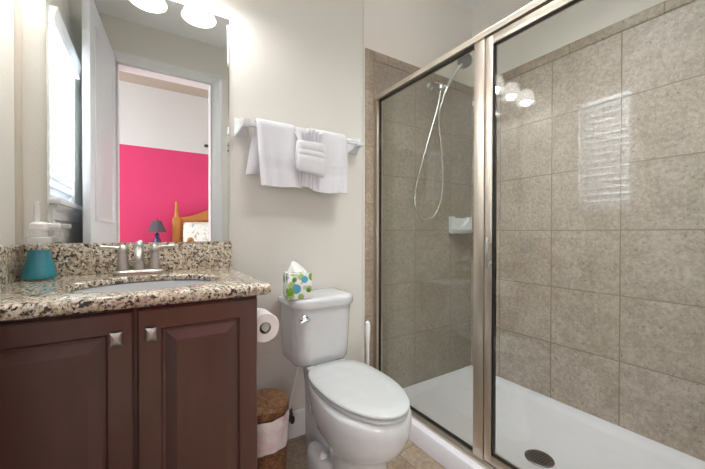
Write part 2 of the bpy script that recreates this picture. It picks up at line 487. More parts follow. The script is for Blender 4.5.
# darker taupe rounded strip up the corner above the side splash
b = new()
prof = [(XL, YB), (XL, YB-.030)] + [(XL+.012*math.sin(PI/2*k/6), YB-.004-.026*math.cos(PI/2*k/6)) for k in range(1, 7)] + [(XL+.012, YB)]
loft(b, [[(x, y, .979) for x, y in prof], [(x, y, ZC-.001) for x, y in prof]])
struct('trim_2', b, M['corner_strip'], label='narrow taupe corner strip between the left wall and mirror wall')

# ------------------------------------------------------------------ nested-rectangle panel (raised door panel)
def panel_face(bm, x0, x1, z0, z1, y, steps, sgn=-1, plane='Y', back=.02, backcap=True):
    """rings of (inset, outward) from the outer edge inward; outward along sgn*Y"""
    def ring(i, o):
        yy = y + sgn*o
        return [(x0+i, yy, z0+i), (x1-i, yy, z0+i), (x1-i, yy, z1-i), (x0+i, yy, z1-i)]
    rings = [ring(0, -back)] + [ring(i, o) for i, o in steps]
    loft(bm, rings, True, True)

# bathroom door, opened against the left wall
dl = .765; dth = math.radians(4.5)
dr = thing('door_1', 'white panelled bathroom door standing open, seen in the mirror', 'door', (DX0, YF+.016, 0), rz=dth)
dr['kind'] = 'structure'
b = new(); box(b, -.037, -.002, 0, dl, .012, 2.335, bev=.002)
obj('door_slab', b, M['door_paint'], dr, local=True)
def xpanel(bm, y0, y1, z0, z1, x, steps):
    rings = [[(x+o, y0+i, z0+i), (x+o, y1-i, z0+i), (x+o, y1-i, z1-i), (x+o, y0+i, z1-i)] for i, o in steps]
    loft(bm, rings, True, True)
for z0, z1 in ((.20, .95), (1.08, 2.2)):
    b = new(); xpanel(b, .11, dl-.11, z0, z1, -.002, [(0, -.004), (0, .004), (.008, .006), (.018, .002), (.026, -.002), (.05, .003)])
    obj('door_panel', b, M['door_paint'], dr, local=True)
b = new(); lathe(b, (-.002, dl-.06, .92), [(.03, 0), (.03, .006), (.012, .01), (.012, .035), (.024, .045), (.028, .058), (.02, .068)], 20, 'X')
obj('door_knob', b, M['nickel'], dr, local=True)

# ------------------------------------------------------------------ window, blind
wn = thing('window_1', 'white framed window behind the blind on the left wall', 'window', (XL, (WY0+WY1)/2, WZ0))
wn['kind'] = 'structure'
b = new()
xw0, xw1 = XL-.11, XL-.07
for d in ((WY0, WY0+.035, WZ0, WZ1), (WY1-.035, WY1, WZ0, WZ1), (WY0+.035, WY1-.035, WZ1-.035, WZ1), (WY0+.035, WY1-.035, WZ0, WZ0+.035), (WY0+.035, WY1-.035, 1.50, 1.545)):
    box(b, xw0, xw1, *d, bev=.003)
obj('window_frame', b, M['white_trim'], wn)
bx('window_pane', M['glass'], wn, XL-.093, XL-.087, WY0+.035, WY1-.035, WZ0+.035, WZ1-.035, smooth=False)
b = new(); box(b, XL-.07, XL+.045, WY0-.03, WY1+.03, WZ0-.028, WZ0, bev=.006)
obj('window_sill', b, M['white_trim'], wn)
b = new()
prof = [(XL, 1.142), (XL+.030, 1.142), (XL+.026, 1.125), (XL+.014, 1.11), (XL+.012, 1.075), (XL, 1.07)]
loft(b, [[(x, WY0-.015, z) for x, z in prof], [(x, WY1+.015, z) for x, z in prof]])
obj('window_apron', b, M['white_trim'], wn)
bl = thing('window_blind', 'white horizontal slat blind with valance in the left window', 'blind', (XL-.02, (WY0+WY1)/2, WZ0))
b = new()
nsl = 17
for k in range(nsl):
    zc = 1.205 + k*(1.94-1.205)/(nsl-1)
    vs = box(b, -.031, .031, WY0+.004, WY1-.004, -.0014, .0014)
    mt = Matrix.Translation((XL-.024, 0, zc)) @ Matrix.Rotation(math.radians(-66), 4, 'Y')
    for v in vs: v.co = mt @ v.co
obj('slats', b, M['blind'], bl, smooth=False)
bx('bottom_rail', M['blind'], bl, XL-.048, XL, WY0+.004, WY1-.004, WZ0+.001, WZ0+.020, bev=.003)
bx('headrail', M['blind'], bl, XL-.06, XL-.004, WY0+.002, WY1-.002, 1.952, WZ1-.001, bev=.003)
b = new()
prof = [(XL+.002, 1.935), (XL+.022, 1.935), (XL+.024, 1.945), (XL+.020, 1.96), (XL+.026, 1.99), (XL+.032, 2.005), (XL+.032, 2.015), (XL+.002, 2.015)]
loft(b, [[(x, WY0-.02, z) for x, z in prof], [(x, WY1+.02, z) for x, z in prof]])
obj('valance', b, M['blind'], bl)
for yy in (WY0+.09, WY1-.09):
    b = new(); tube(b, [(XL-.0225, yy, 1.19), (XL-.0225, yy, 1.95)], .0012, 6); obj('ladder_cord', b, M['white_plastic'], bl)
b = new(); tube(b, [(XL+.008, WY1-.05, 1.95), (XL+.008, WY1-.05, 1.50)], .003, 8); obj('tilt_wand', b, M['white_plastic'], bl)

# ------------------------------------------------------------------ bedroom through the doorway
BY = -2.46
sbx('floor_bedroom', M['carpet'], 'beige carpet floor of the bedroom beyond the doorway', -2.2, 2.6, BY, YF-.06, -.1, 0)
w = sbx('wall_bedroom', M['beige'], 'off white upper bedroom wall above the pink paint, in the mirror', -2.2, 2.6, BY-.12, BY, 2.23, 3.1)
sbx('wall_bedroom_pink', M['pink'], 'hot pink bedroom wall behind the bed, in the mirror', -2.2, 2.6, BY-.12, BY, 0, 2.23)
sbx('ceiling_bedroom', M['taupe'], 'taupe bedroom ceiling beyond the doorway', -2.3, 2.7, BY-.12, YF-.12, 3.1, 3.2)
sbx('wall_bedroom_left', M['beige'], 'off white side wall of the bedroom, left', -2.3, -2.2, BY-.12, YF-.12, 0, 3.1)
sbx('wall_bedroom_right', M['beige'], 'off white side wall of the bedroom, right', 2.6, 2.7, BY-.12, YF-.12, 0, 3.1)
b = new(); box(b, -2.3, XL-.14, YF-.12, YF-.02, 0, 3.1); box(b, XR+.12, 2.7, YF-.12, YF-.02, 0, 3.1); box(b, XL-.14, XR+.12, YF-.12, YF-.02, ZC+.1, 3.1)
struct('wall_bedroom_near', b, M['beige'], label='off white bedroom wall beside the bathroom doorway', smooth=False)
bx_ = tag(bx('wall_control_box', M['dark_metal'], None, .735, .815, BY, BY+.03, 2.335, 2.375, bev=.006, loc=(.775, BY, 2.335)),
          'small dark box on the off white bedroom wall above the pink', 'control box')

# bed
bed = thing('bed', 'golden pine poster bed against the pink bedroom wall', 'bed', (.95, -1.4, 0))
HY = -2.35
def post(name, x, y, h, r, big):
    b = new()
    if big:
        box(b, x-r, x+r, y-r, y+r, 0, h-.24, bev=.022, seg=3)
        lathe(b, (x, y, h-.25), [(r*.7, 0), (r*.62, .02), (r*.55, .035), (r*.62, .05), (r*.50, .07), (r*.42, .09), (r*.52, .10), (r*.42, .125), (r*.33, .16), (r*.36, .19), (r*.33, .225), (r*.2, .245), (.002, .25)], 24)
    else:
        box(b, x-r, x+r, y-r, y+r, 0, h-.09, bev=.01, seg=2)
        lathe(b, (x, y, h-.095), [(r*.6, 0), (r*.5, .02), (.024, .03), (.034, .05), (.036, .062), (.032, .08), (.018, .093), (.002, .097)], 20)
    return obj(name, b, M['pine'], bed)
post('bed_post', .346, HY, 1.47, .056, True); post('bed_post', 1.75, HY, 1.47, .056, True)
post('bed_post', .346, -.5, .965, .04, False); post('bed_post', 1.75, -.5, .965, .04, False)
b = new(); top = []; N = 40
x0, x1 = .398, 1.70
for i in range(N+1):
    u = i/N; x = x0+(x1-x0)*u; s = 1-abs(2*u-1)
    zt = 1.235 + .20*(3*s*s-2*s**3) + (.0 if s > .04 else .0)
    top.append((x, zt))
out = top + [(x, 1.17 + .045*math.sin(PI*(x-x0)/(x1-x0))) for x, _ in reversed(top)]
def strip(bm, top, bot, y0, y1):
    loft(bm, [[(a[0], y0, a[1]), (a[0], y1, a[1]), (c[0], y1, c[1]), (c[0], y0, c[1])] for a, c in zip(top, bot)])
strip(b, top, [(x, 1.17+.03*math.sin(PI*(x-x0)/(x1-x0))) for x, _ in top], HY-.03, HY+.03)
box(b, x0, x1, HY-.015, HY+.015, .40, 1.18)
obj('headboard', b, M['pine'], bed)
bx('footboard', M['pine'], bed, .386, 1.71, -.52, -.48, .30, .78, bev=.01)
for xx in (.33, 1.735): bx('side_rail', M['pine'], bed, xx, xx+.03, HY+.056, -.54, .25, .42, bev=.005)
bx('mattress', M['linen'], bed, .37, 1.725, HY+.04, -.54, .42, .70, bev=.05, seg=4)
def pillow(name, x0, x1, y, z0, z1, label):
    b = new(); nx, nz = 18, 14; rings = []
    F, K = [], []
    for sgn, L in ((1, F), (-1, K)):
        for i in range(nx+1):
            row = []
            for j in range(nz+1):
                u, v = i/nx*2-1, j/nz*2-1
                th = .075*((1-u**4)*(1-v**4))**.6
                x = (x0+x1)/2 + u*(x1-x0)/2*(1-.03*v*v); z = (z0+z1)/2 + v*(z1-z0)/2*(1-.04*u*u)
                row.append(b.verts.new((x, y+.03*-v + sgn*th, z)))
            L.append(row)
    for L in (F, K):
        for i in range(nx):
            for j in range(nz): b.faces.new((L[i][j], L[i+1][j], L[i+1][j+1], L[i][j+1]))
    return tag(obj(name, b, M['pillow'], None, loc=((x0+x1)/2, y, z0)), label, 'pillow')
pillow('pillow', .42, 1.02, HY+.15, .705, 1.165, 'white sprig patterned pillow propped against the pine headboard')
# nightstand + lamp
ns = thing('nightstand', 'pine nightstand under the lamp beside the bed', 'nightstand', (.09, -2.24, 0))
bx('cabinet_body', M['pine'], ns, -.13, .27, -2.43, -2.06, .08, .72, bev=.006)
bx('tabletop', M['pine'], ns, -.15, .283, -2.44, -2.04, .72, .75, bev=.008)
bx('drawer', M['pine'], ns, -.11, .25, -2.06, -2.045, .50, .69, bev=.006)
bx('plinth', M['pine'], ns, -.12, .26, -2.42, -2.07, 0, .08)
lp = thing('table_lamp', 'small lamp with grey bell shade and blue base against pink wall', 'lamp', (.10, -2.2, .75))
b = new(); lathe(b, (.10, -2.2, .75), [(.06, 0), (.06, .012), (.035, .02), (.05, .06), (.055, .11), (.04, .17), (.02, .20), (.03, .22), (.02, .245), (.008, .255), (.008, .40)], 24)
obj('lamp_base', b, M['lamp_blue'], lp)
b = new()
rings = []
for r, h in [(.112, .262), (.108, .275), (.085, .335), (.068, .38), (.055, .42)]:
    rings.append([(.10+r*(1+.025*math.cos(8*2*PI*i/64))*math.cos(2*PI*i/64), -2.2+r*(1+.025*math.cos(8*2*PI*i/64))*math.sin(2*PI*i/64), .75+h) for i in range(64)])
loft(b, rings, False, True)
obj('lamp_shade', b, M['lamp_cloth'], lp)
b = new(); lathe(b, (.10, -2.2, 1.17), [(.006, 0), (.006, .012), (.012, .018), (.012, .026), (.003, .034)], 12); obj('finial', b, M['dark_metal'], lp)

# ------------------------------------------------------------------ vanity
VX1 = .279
va = thing('vanity_cabinet', 'dark espresso wood vanity cabinet under the granite counter', 'cabinet', (-.045, 1.25, 0))
b = new()
box(b, XL+.004, VX1, .990, YB-.002, .09, .645); box(b, XL+.004, VX1, .990, 1.0, .645, .829)
box(b, XL+.004, XL+.02, 1.0, YB-.002, .645, .829); box(b, VX1-.016, VX1, 1.0, YB-.002, .645, .829)
obj('cabinet_body', b, M['espresso'], va, smooth=False)
bx('toe_kick', M['espresso_dark'], va, XL+.02, VX1-.01, 1.05, YB-.002, 0, .09, smooth=False)
def vdoor(x0, x1, kx):
    b = new()
    steps = [(0, -.004), (.004, 0), (.050, 0), (.053, -.003), (.056, -.0085), (.062, -.0085), (.084, -.0005), (.088, .0008)]
    panel_face(b, x0, x1, .115, .822, .968, steps, -1, back=.020)
    d = obj('cabinet_door', b, M['espresso'], va, angle=12)
    b = new()
    kz = .764
    def sq(h, y, pinch, n=6):
        pts = []
        for s in range(4):
            for i in range(n):
                u = i/n*2-1; q = h*(1-pinch*(1-u*u))
                pts.append([(u*h, -q), (q, u*h), (-u*h, q), (-q, -u*h)][s])
        return [(kx+p[0]*.80, y, kz+p[1]*1.10) for p in pts]
    loft(b, [circ((kx, .969, kz), .010, 24, 'Y', ph=-PI*.75), circ((kx, .956, kz), .007, 24, 'Y', ph=-PI*.75), sq(.013, .953, .09), sq(.0155, .949, .09), sq(.0155, .945, .09), sq(.013, .942, .09), sq(.005, .9385, .09)])
    obj('door_knob', b, M['nickel'], d)
vdoor(XL+.012, -.033, -.0665)
vdoor(-.025, VX1-.004, .005)

# countertop
CZ, CX1, CY0 = .865, .315, .958
ct = thing('countertop', 'speckled tan and black granite countertop with basin cutout', 'countertop', (-.03, 1.24, CZ))
b = new()
ecx, ecy, erx, ery = 0.0, 1.190, .203, .165
cx0, cx1, cy0, cy1 = XL+.001, CX1, CY0, YB-.001
def rectpt(t, ins):
    dx, dy = math.cos(t), math.sin(t)
    k = 1e9
    x0, x1, y0, y1 = cx0, cx1-ins, cy0+ins, cy1
    if dx > 1e-9: k = min(k, (x1-ecx)/dx)
    if dx < -1e-9: k = min(k, (x0-ecx)/dx)
    if dy > 1e-9: k = min(k, (y1-ecy)/dy)
    if dy < -1e-9: k = min(k, (y0-ecy)/dy)
    return ecx+dx*k, ecy+dy*k
def corners(ins): return [math.atan2(y-ecy, x-ecx) % (2*PI) for x in (cx0, cx1-ins) for y in (cy0+ins, cy1)]
base_ang = [2*PI*i/96 for i in range(96)]
cang = corners(0)
def ringr(ins, z):
    A = base_ang + cang
    idx = sorted(range(len(A)), key=lambda i: A[i])
    ca = corners(ins)
    B = base_ang + ca
    return [(*rectpt(B[i], ins), z) for i in idx]
idx = sorted(range(len(base_ang)+4), key=lambda i: (base_ang+cang)[i])
AA = [(base_ang+cang)[i] for i in idx]
ell = lambda r, z: [(ecx+(erx+r)*math.cos(t), ecy+(ery+r)*math.sin(t), z) for t in AA]
loft(b, [ell(.0, CZ-.019), ell(0, CZ-.004), ell(.004, CZ), ringr(.014, CZ), ringr(.006, CZ-.003), ringr(.0015, CZ-.009), ringr(0, CZ-.017), ringr(.0015, CZ-.026), ringr(.006, CZ-.032), ringr(.012, CZ-.035), ringr(.04, CZ-.035), ringr(.042, CZ-.019), ell(.0, CZ-.019)], False, False)
obj('counter_slab', b, M['granite'], ct)
bx('backsplash', M['granite'], ct, XL+.001, .313, YB-.021, YB-.001, CZ, .978, bev=.002)
bx('side_splash', M['granite'], ct, XL+.001, XL+.021, .97, YB-.021, CZ, .978, bev=.002)

# sink
sk = thing('sink', 'white oval undermount basin set in the granite counter', 'sink', (ecx, ecy, .70))
b = new()
prof = [(.012, .844), (.003, .842), (-.003, .82), (-.012, .77), (-.035, .725), (-.075, .70), (-.11, .694), (-.128, .693)]
outer = [(-.128, .685), (-.11, .686), (-.07, .69), (-.028, .716), (-.004, .766), (.006, .815), (.012, .844)]
ering = lambda r, z: [(ecx+(erx+r)*math.cos(2*PI*i/64), ecy+(ery+r)*math.sin(2*PI*i/64), z) for i in range(64)]
loft(b, [ering(r, z) for r, z in prof], False, False)
loft(b, [ering(r, z) for r, z in outer], False, False)
obj('basin', b, M['porcelain'], sk)
b = new(); lathe(b, (ecx, ecy, .684), [(.022, 0), (.024, .006), (.024, .011), (.014, .012), (.012, .010)], 24); obj('sink_drain', b, M['nickel'], sk)

# faucet
FX, FY = -.03, 1.435
CZ += .001
fa = thing('faucet', 'brushed nickel two handle faucet on the counter behind basin', 'faucet', (FX, FY, CZ))
b = new()
def stad(cx, cy, z, hw, r, n=12):
    pts = []
    for k in range(n+1): t = -PI/2+PI*k/n; pts.append((cx+hw+r*math.cos(t), cy+r*math.sin(t), z))
    for k in range(n+1): t = PI/2+PI*k/n; pts.append((cx-hw+r*math.cos(t), cy+r*math.sin(t), z))
    return pts
loft(b, [stad(FX, FY, CZ, .052, .027), stad(FX, FY, CZ+.008, .052, .027), stad(FX, FY, CZ+.013, .050, .023), stad(FX, FY, CZ+.015, .048, .019)])
obj('base_plate', b, M['nickel'], fa)
b = new()
lathe(b, (FX, FY, CZ+.010), [(.022, 0), (.019, .015), (.0155, .045), (.014, .075), (.0165, .081), (.0165, .088), (.0145, .098), (.008, .107), (.002, .111)], 24)
tube(b, spline([(FX, FY, CZ+.075), (FX, FY-.03, CZ+.088), (FX, FY-.075, CZ+.085), (FX, FY-.11, CZ+.067), (FX, FY-.115, CZ+.052)], 6), [.0125]*24+[.011], 14)
obj('spout', b, M['nickel'], fa)
for s in (-1, 1):
    hx = FX+s*.049
    b = new(); lathe(b, (hx, FY, CZ+.010), [(.022, 0), (.0205, .010), (.0155, .04), (.0125, .066), (.0165, .072), (.0165, .082), (.0125, .09), (.006, .096), (.002, .098)], 24)
    h = obj('handle', b, M['nickel'], fa)
    b = new(); tube(b, [(hx, FY, CZ+.092), (hx+s*.02, FY, CZ+.096), (hx+s*.045, FY-.004, CZ+.099), (hx+s*.064, FY-.006, CZ+.099), (hx+s*.07, FY-.006, CZ+.099)], [.0075, .0068, .0055, .0075, .003], 12)
    obj('lever', b, M['nickel'], h)

# soap bottle
SX, SY = -.298, 1.42
sp = thing('soap_bottle', 'clear pump bottle of teal hand soap on the counter', 'soap bottle', (SX, SY, CZ))
b = new(); lathe(b, (SX, SY, CZ+.002), [(.038, 0), (.042, .003), (.0435, .010), (.039, .035), (.032, .062), (.0285, .080), (.028, .094)], 32); obj('liquid_soap', b, M['soap'], sp)
b = new(); lathe(b, (SX, SY, CZ), [(.039, 0), (.0435, .002), (.0455, .010), (.041, .036), (.034, .063), (.0305, .081), (.030, .100), (.030, .114), (.026, .118)], 32, cap1=False); obj('bottle', b, M['bottle'], sp)
b = new(); lathe(b, (SX, SY, CZ+.116), [(.031, 0), (.032, .003), (.032, .018), (.029, .021), (.022, .022), (.022, .04), (.020, .044)], 28); obj('collar', b, M['clear_plastic'], sp)
b = new()
lathe(b, (SX, SY, CZ+.158), [(.020, 0), (.023, .004), (.023, .020), (.018, .026), (.009, .028)], 24)
box(b, SX+.010, SX+.052, SY-.008, SY+.008, CZ+.166, CZ+.182, bev=.004)
ph = obj('pump_head', b, M['white_plastic'], sp)
b = new(); tube(b, [(SX-.006, SY, CZ+.18), (SX-.006, SY, CZ+.25)], [.008, .0065], 12); obj('pump_stem', b, M['clear_plastic'], sp)
b = new(); tube(b, [(SX+.003, SY, CZ+.012), (SX, SY, CZ+.118)], .003, 8); obj('dip_tube', b, M['white_plastic'], sp)

CZ -= .001
# mirror
b = new()
mx0, mx1, mz0, mz1 = -.297, .304, .9785, 1.962
my = YB-.001
def mr(l, r, b_, t, y): return [(mx0+l, y, mz0+b_), (mx1-r, y, mz0+b_), (mx1-r, y, mz1-t), (mx0+l, y, mz1-t)]
loft(b, [mr(0, 0, 0, 0, my), mr(0, 0, 0, 0, my-.0045), mr(.0006, .008, .0006, .008, my-.006)])
mm = obj('wall_mirror', b, M['mirror'], None, loc=((mx0+mx1)/2, YB, mz0), smooth=False)
tag(mm, 'frameless rectangular mirror on the wall above the sink', 'mirror')

# vanity light (three bell shades)
vl = thing('vanity_light', 'nickel wall light with frosted bell shades above the mirror', 'wall light', (0, YB, 2.10))
bx('back_plate', M['nickel'], vl, -.235, .235, YB-.022, YB, 2.111, 2.171, bev=.008, seg=3)
for lx in (-.20, 0, .20):
    ly = 1.372
    b = new(); tube(b, spline([(lx, YB-.02, 2.141), (lx, YB-.075, 2.156), (lx, ly, 2.141), (lx, ly, 2.121)], 6), .007, 10)
    lathe(b, (lx, ly, 2.109), [(.024, 0), (.026, .006), (.020, .018), (.012, .026), (.009, .034)], 20)
    ar = obj('lamp_arm', b, M['nickel'], vl)
    b = new()
    lathe(b, (lx, ly, 2.006), [(.073, 0), (.070, .004), (.060, .028), (.056, .055), (.048, .085), (.030, .104), (.022, .107), (.022, .104), (.028, .101), (.045, .083), (.053, .055), (.057, .028), (.065, .004)], 32, cap0=False, cap1=False)
    sh = obj('lamp_shade', b, M['shade'], vl)
    b = new(); lathe(b, (lx, ly, 2.038), [(.002, 0), (.018, .004), (.026, .018), (.027, .03), (.020, .05), (.012, .066), (.012, .072)], 20)
    obj('bulb', b, M['bulb'], sh)
    d = bpy.data.lights.new('vanity_bulb_light', 'POINT'); d.energy = 3.1; d.color = (1, .985, .97); d.shadow_soft_size = .03
    o = bpy.data.objects.new('vanity_bulb_light', d); COL.objects.link(o); o.location = (lx, ly, 2.021)

# ------------------------------------------------------------------ towel bar and towels
BYY, BZ = 1.445, 1.492
tb = thing('towel_bar', 'white ceramic towel bar on the wall above the toilet', 'towel bar', (.665, YB, BZ))
for xx in (.358, .952):
    b = new()
    def q(h, hx, y): return [(xx-hx, y, BZ-h), (xx+hx, y, BZ-h), (xx+hx, y, BZ+h), (xx-hx, y, BZ+h)]
    loft(b, [q(.043, .032, YB), q(.043, .032, YB-.006), q(.036, .026, YB-.012), q(.022, .018, YB-.045), q(.018, .016, YB-.060), q(.018, .016, YB-.092), q(.014, .012, YB-.096)])
    bmesh.ops.bevel(b, geom=b.edges[:], offset=.0025, segments=2, affect='EDGES')
    obj('bracket', b, M['porcelain'], tb)
b = new(); box(b, .37, .945, BYY-.008, BYY+.008, BZ-.008, BZ+.008, bev=.003); obj('bar', b, M['porcelain'], tb)

def towel(name, label, x0, x1, front, back, r0, th, seed, band=None, skew=0.0, nx=26, group=None, flare=.0065, sag=0.0, crease=.16):
    """a folded towel hung over the bar; r0 = inner radius at the bar, th = folded thickness"""
    rnd = random.Random(seed); ph = [rnd.uniform(0, 6.28) for _ in range(6)]
    b = new()
    prof = []                                   # (y offset from bar, z, t) from front hem up and over to the back hem
    nf, nb, na = 22, 14, 9
    for i in range(nf): prof.append(('f', i/nf))
    for i in range(na+1): prof.append(('a', i/na))
    for i in range(1, nb+1): prof.append(('b', i/nb))
    def pt(u, kind, t, out):
        x = x0+(x1-x0)*u
        R = r0 + (th if out else 0)
        if kind == 'f':
            dz = front*(1-t); dy = -R; low = 1-t
        elif kind == 'a':
            a = PI*t; dy = -R*math.cos(a); dz = -R*math.sin(a); low = 0
        else:
            dz = back*t; dy = R; low = t*.3
        wv = (math.sin(u*9+ph[0])*.5 + math.sin(u*17+ph[1])*.3)*flare*low*2.0
        if kind == 'f':
            dy -= abs(wv)*1.0 + .006*low
            dz += sag*math.sin(u*PI)*low + .004*math.sin(u*7+ph[2])*low
            x += skew*low + (u-.5)*.006*low
            dy += .007*math.exp(-((u-crease)/.018)**2)*(.3+.7*low)
            if band and out:
                bz = front*(1-t)
                for bb, wd in band:
                    if abs(bz-bb) < wd: dy += .0065
        if kind == 'b': dy = min(dy, YB-.006-BYY)
        return (x, BYY+dy, BZ-dz)
    rings = []
    for i in range(nx+1):
        u = i/nx
        e = min(u, 1-u)*(x1-x0)
        rnd_k = 1 if e > .012 else (e/.012)**.5*.6+.4   # rounded fold edges
        o_ = [Vector(pt(u, k, t, True)) for k, t in prof]; n_ = [Vector(pt(u, k, t, False)) for k, t in prof]
        mid = [(p+q_)/2 for p, q_ in zip(o_, n_)]
        rings.append([tuple(m+(p-m)*rnd_k) for p, m in zip(o_, mid)] + [tuple(m+(p-m)*rnd_k) for p, m in zip(reversed(n_), reversed(mid))])
    loft(b, rings)
    o = obj(name, b, M['towel'], None, loc=((x0+x1)/2, BYY, BZ), angle=60)
    return tag(o, label, 'towel', group)
G = 'white towels on the bar'
t1 = towel('bath_towel', 'large white folded bath towel at the left end of the bar', .402, .582, .272, .205, .0145, .018, 1, band=[(.165, .006), (.185, .004)], skew=.020, group=G, sag=-.006, crease=.17)
t2 = towel('bath_towel', 'large white folded bath towel at the right end of the bar', .668, .858, .278, .20, .0145, .018, 5, band=[(.17, .006), (.19, .003)], skew=-.002, group=G, crease=.9)
t3 = towel('hand_towel', 'white hand towel in the middle behind the fan folded washcloth', .586, .664, .262, .18, .0145, .012, 9, skew=.002, group=G)
# second layer of the left bath towel, hanging behind its front fold
b = new(); rings = []
for i in range(13):
    u = i/12; th = .010*(math.sin(PI*min(max(u, .04), .96)))**.4
    row = []
    for j in range(15):
        v = j/14; z = BZ-.004-v*(.210-.012*u); x = .398-.030*v*(1-.6*u)+u*.105
        row.append((x, 1.452+.020*v+.004*math.sin(u*8+v*3)-th, z))
    bk = []
    for j in reversed(range(15)):
        v = j/14; z = BZ-.004-v*(.210-.012*u); x = .398-.030*v*(1-.6*u)+u*.105
        bk.append((x, 1.452+.020*v+.004*math.sin(u*8+v*3)+th, z))
    rings.append(row+bk)
loft(b, rings)
obj('rear_layer', b, M['towel'], t1, angle=60)
# washcloth folded to a pocket with a pleated fan
wc = thing('washcloth', 'white washcloth folded into a pocket with a pleated fan', 'washcloth', (.640, 1.38, 1.29), G)
b = new(); rings = []
zz = [1.300, 1.303, 1.312, 1.33, 1.352, 1.370, 1.374, 1.378, 1.396, 1.399, 1.403, 1.425, 1.434, 1.436]
dd = [.010, .016, .020, .022, .024, .025, .022, .025, .025, .022, .026, .026, .024, .018]
for z, d in zip(zz, dd):
    row = []
    for k in range(36):
        t = 2*PI*k/36; c, s = math.cos(t), math.sin(t)
        ex = math.copysign(abs(c)**.45, c); ey = math.copysign(abs(s)**.7, s)
        hw = .071 + .003*math.sin((z-1.3)*30) - (.006 if z < 1.305 else 0)
        x = .640+ex*hw
        row.append((x, 1.379+ey*d, z - .022*(x-.57)/.14*(1-(z-1.30)/.14)*1.0 + .012*(1-(z-1.3)/.14)*abs(ey)*(1 if ey > 0 else 0)))
    rings.append(row)
loft(b, rings)
obj('pocket', b, M['towel'], wc, angle=60)
b = new(); npl = 7; N = npl*8; rings = []
for j in range(7):
    v = j/6; row = []; rowb = []
    for i in range(N+1):
        u = i/N; ph_ = u*npl*2*PI
        hw = .046+.024*v
        x = .642+(u-.5)*2*hw
        z = 1.420+.084*v*(1-.22*abs(u-.5)*2*(1 if True else 0))
        amp = .006+.012*v
        y = 1.386+.004*v+amp*math.cos(ph_)
        row.append((x, y-.0025, z)); rowb.append((x, y+.0025, z-.001))
    rings.append(row+rowb[::-1])
loft(b, rings)
obj('pleated_fan', b, M['towel'], wc, angle=60)

# ------------------------------------------------------------------ toilet (local: +x right, forward = -y)
to = thing('toilet', 'white two piece elongated toilet with closed lid', 'toilet', (.672, YB-.018, 0), rz=math.radians(0.3))
def egg(cx, vb, vf, hw, z, n=44, pw=2.0, mid=.46, sq=2.0):
    """outline from v=vb (back) to v=vf (front), half width hw"""
    vm = vb+(vf-vb)*mid; pts = []
    for k in range(n):
        t = 2*PI*k/n; c, s = math.cos(t), math.sin(t)
        if s >= 0:   # front
            x = hw*math.copysign(abs(c)**(2/2.05), c); v = vm+(vf-vm)*abs(s)**(2/2.05)
        else:
            x = hw*math.copysign(abs(c)**(2/sq), c); v = vm-(vm-vb)*abs(s)**(2/sq)
        pts.append((cx+x, -v, z))
    return pts
b = new()
loft(b, [egg(0, .36, .632, .108, 0, sq=2.6), egg(0, .362, .630, .107, .015, sq=2.6), egg(0, .37, .616, .100, .05, sq=2.4), egg(0, .37, .604, .096, .12, sq=2.3),
         egg(0, .35, .600, .098, .19, sq=2.2), egg(0, .30, .612, .108, .224, sq=2.1, mid=.55), egg(0, .22, .646, .125, .248, sq=2, mid=.6), egg(0, .18, .680, .140, .275, sq=2, mid=.6), egg(0, .16, .700, .150, .315, sq=2, mid=.6),
         egg(0, .16, .708, .155, .36, sq=2, mid=.6), egg(0, .16, .707, .154, .392, sq=2, mid=.6), egg(0, .165, .701, .150, .403, sq=2, mid=.6), egg(0, .18, .689, .142, .407, sq=2, mid=.6)])
obj('bowl', b, M['porcelain'], to, local=True, angle=60)
b = new()
loft(b, [egg(0, .05, .44, .048, .0, sq=4), egg(0, .045, .44, .046, .15, sq=4), egg(0, .04, .40, .046, .30, sq=4), egg(0, .04, .34, .060, .39, sq=4), egg(0, .04, .34, .062, .412, sq=4)])
obj('bowl_neck', b, M['porcelain'], to, local=True, angle=60)
for s in (-1, 1):
    b = new()
    rings = []
    for z, r in [(0, 1.0), (.06, 1.0), (.085, .95), (.102, .84), (.112, .66), (.115, .4)]:
        rings.append([(s*(.068+.050*r*math.cos(2*PI*k/28)), -(.305+.115*r*math.sin(2*PI*k/28)), z) for k in range(28)])
    loft(b, rings)
    fo = obj('foot_flange', b, M['porcelain'], to, local=True, angle=60)
    b = new(); lathe(b, (s*.080, -.335, .108), [(.019, 0), (.0195, .006), (.017, .014), (.010, .02), (.002, .022)], 18)
    obj('bolt_cap', b, M['white_plastic'], fo, local=True)
# seat + lid
def slab(name, vb, vf, hw, z0, z1, mat, r=.006, sq=4.5, mid=.46):
    b = new(); e = r
    loft(b, [egg(0, vb+e, vf-e, hw-e, z0, sq=sq, mid=mid), egg(0, vb+.001, vf-.001, hw-.001, z0+e*.6, sq=sq, mid=mid), egg(0, vb, vf, hw, (z0+z1)/2, sq=sq, mid=mid), egg(0, vb+.001, vf-.001, hw-.001, z1-e*.6, sq=sq, mid=mid), egg(0, vb+e, vf-e, hw-e, z1, sq=sq, mid=mid), egg(0, vb+.05, vf-.05, hw-.05, z1+.002, sq=sq, mid=mid)])
    return obj(name, b, mat, to, local=True, angle=50)
slab('seat', .225, .710, .142, .408, .423, M['seat'], sq=2.9)
slab('seat_lid', .220, .714, .1455, .426, .441, M['seat'], sq=2.9)
for s in (-1, 1):
    b = new(); box(b, s*.075-.02, s*.075+.02, -.235, -.205, .405, .432, bev=.006, seg=3); obj('hinge', b, M['seat'], to, local=True)
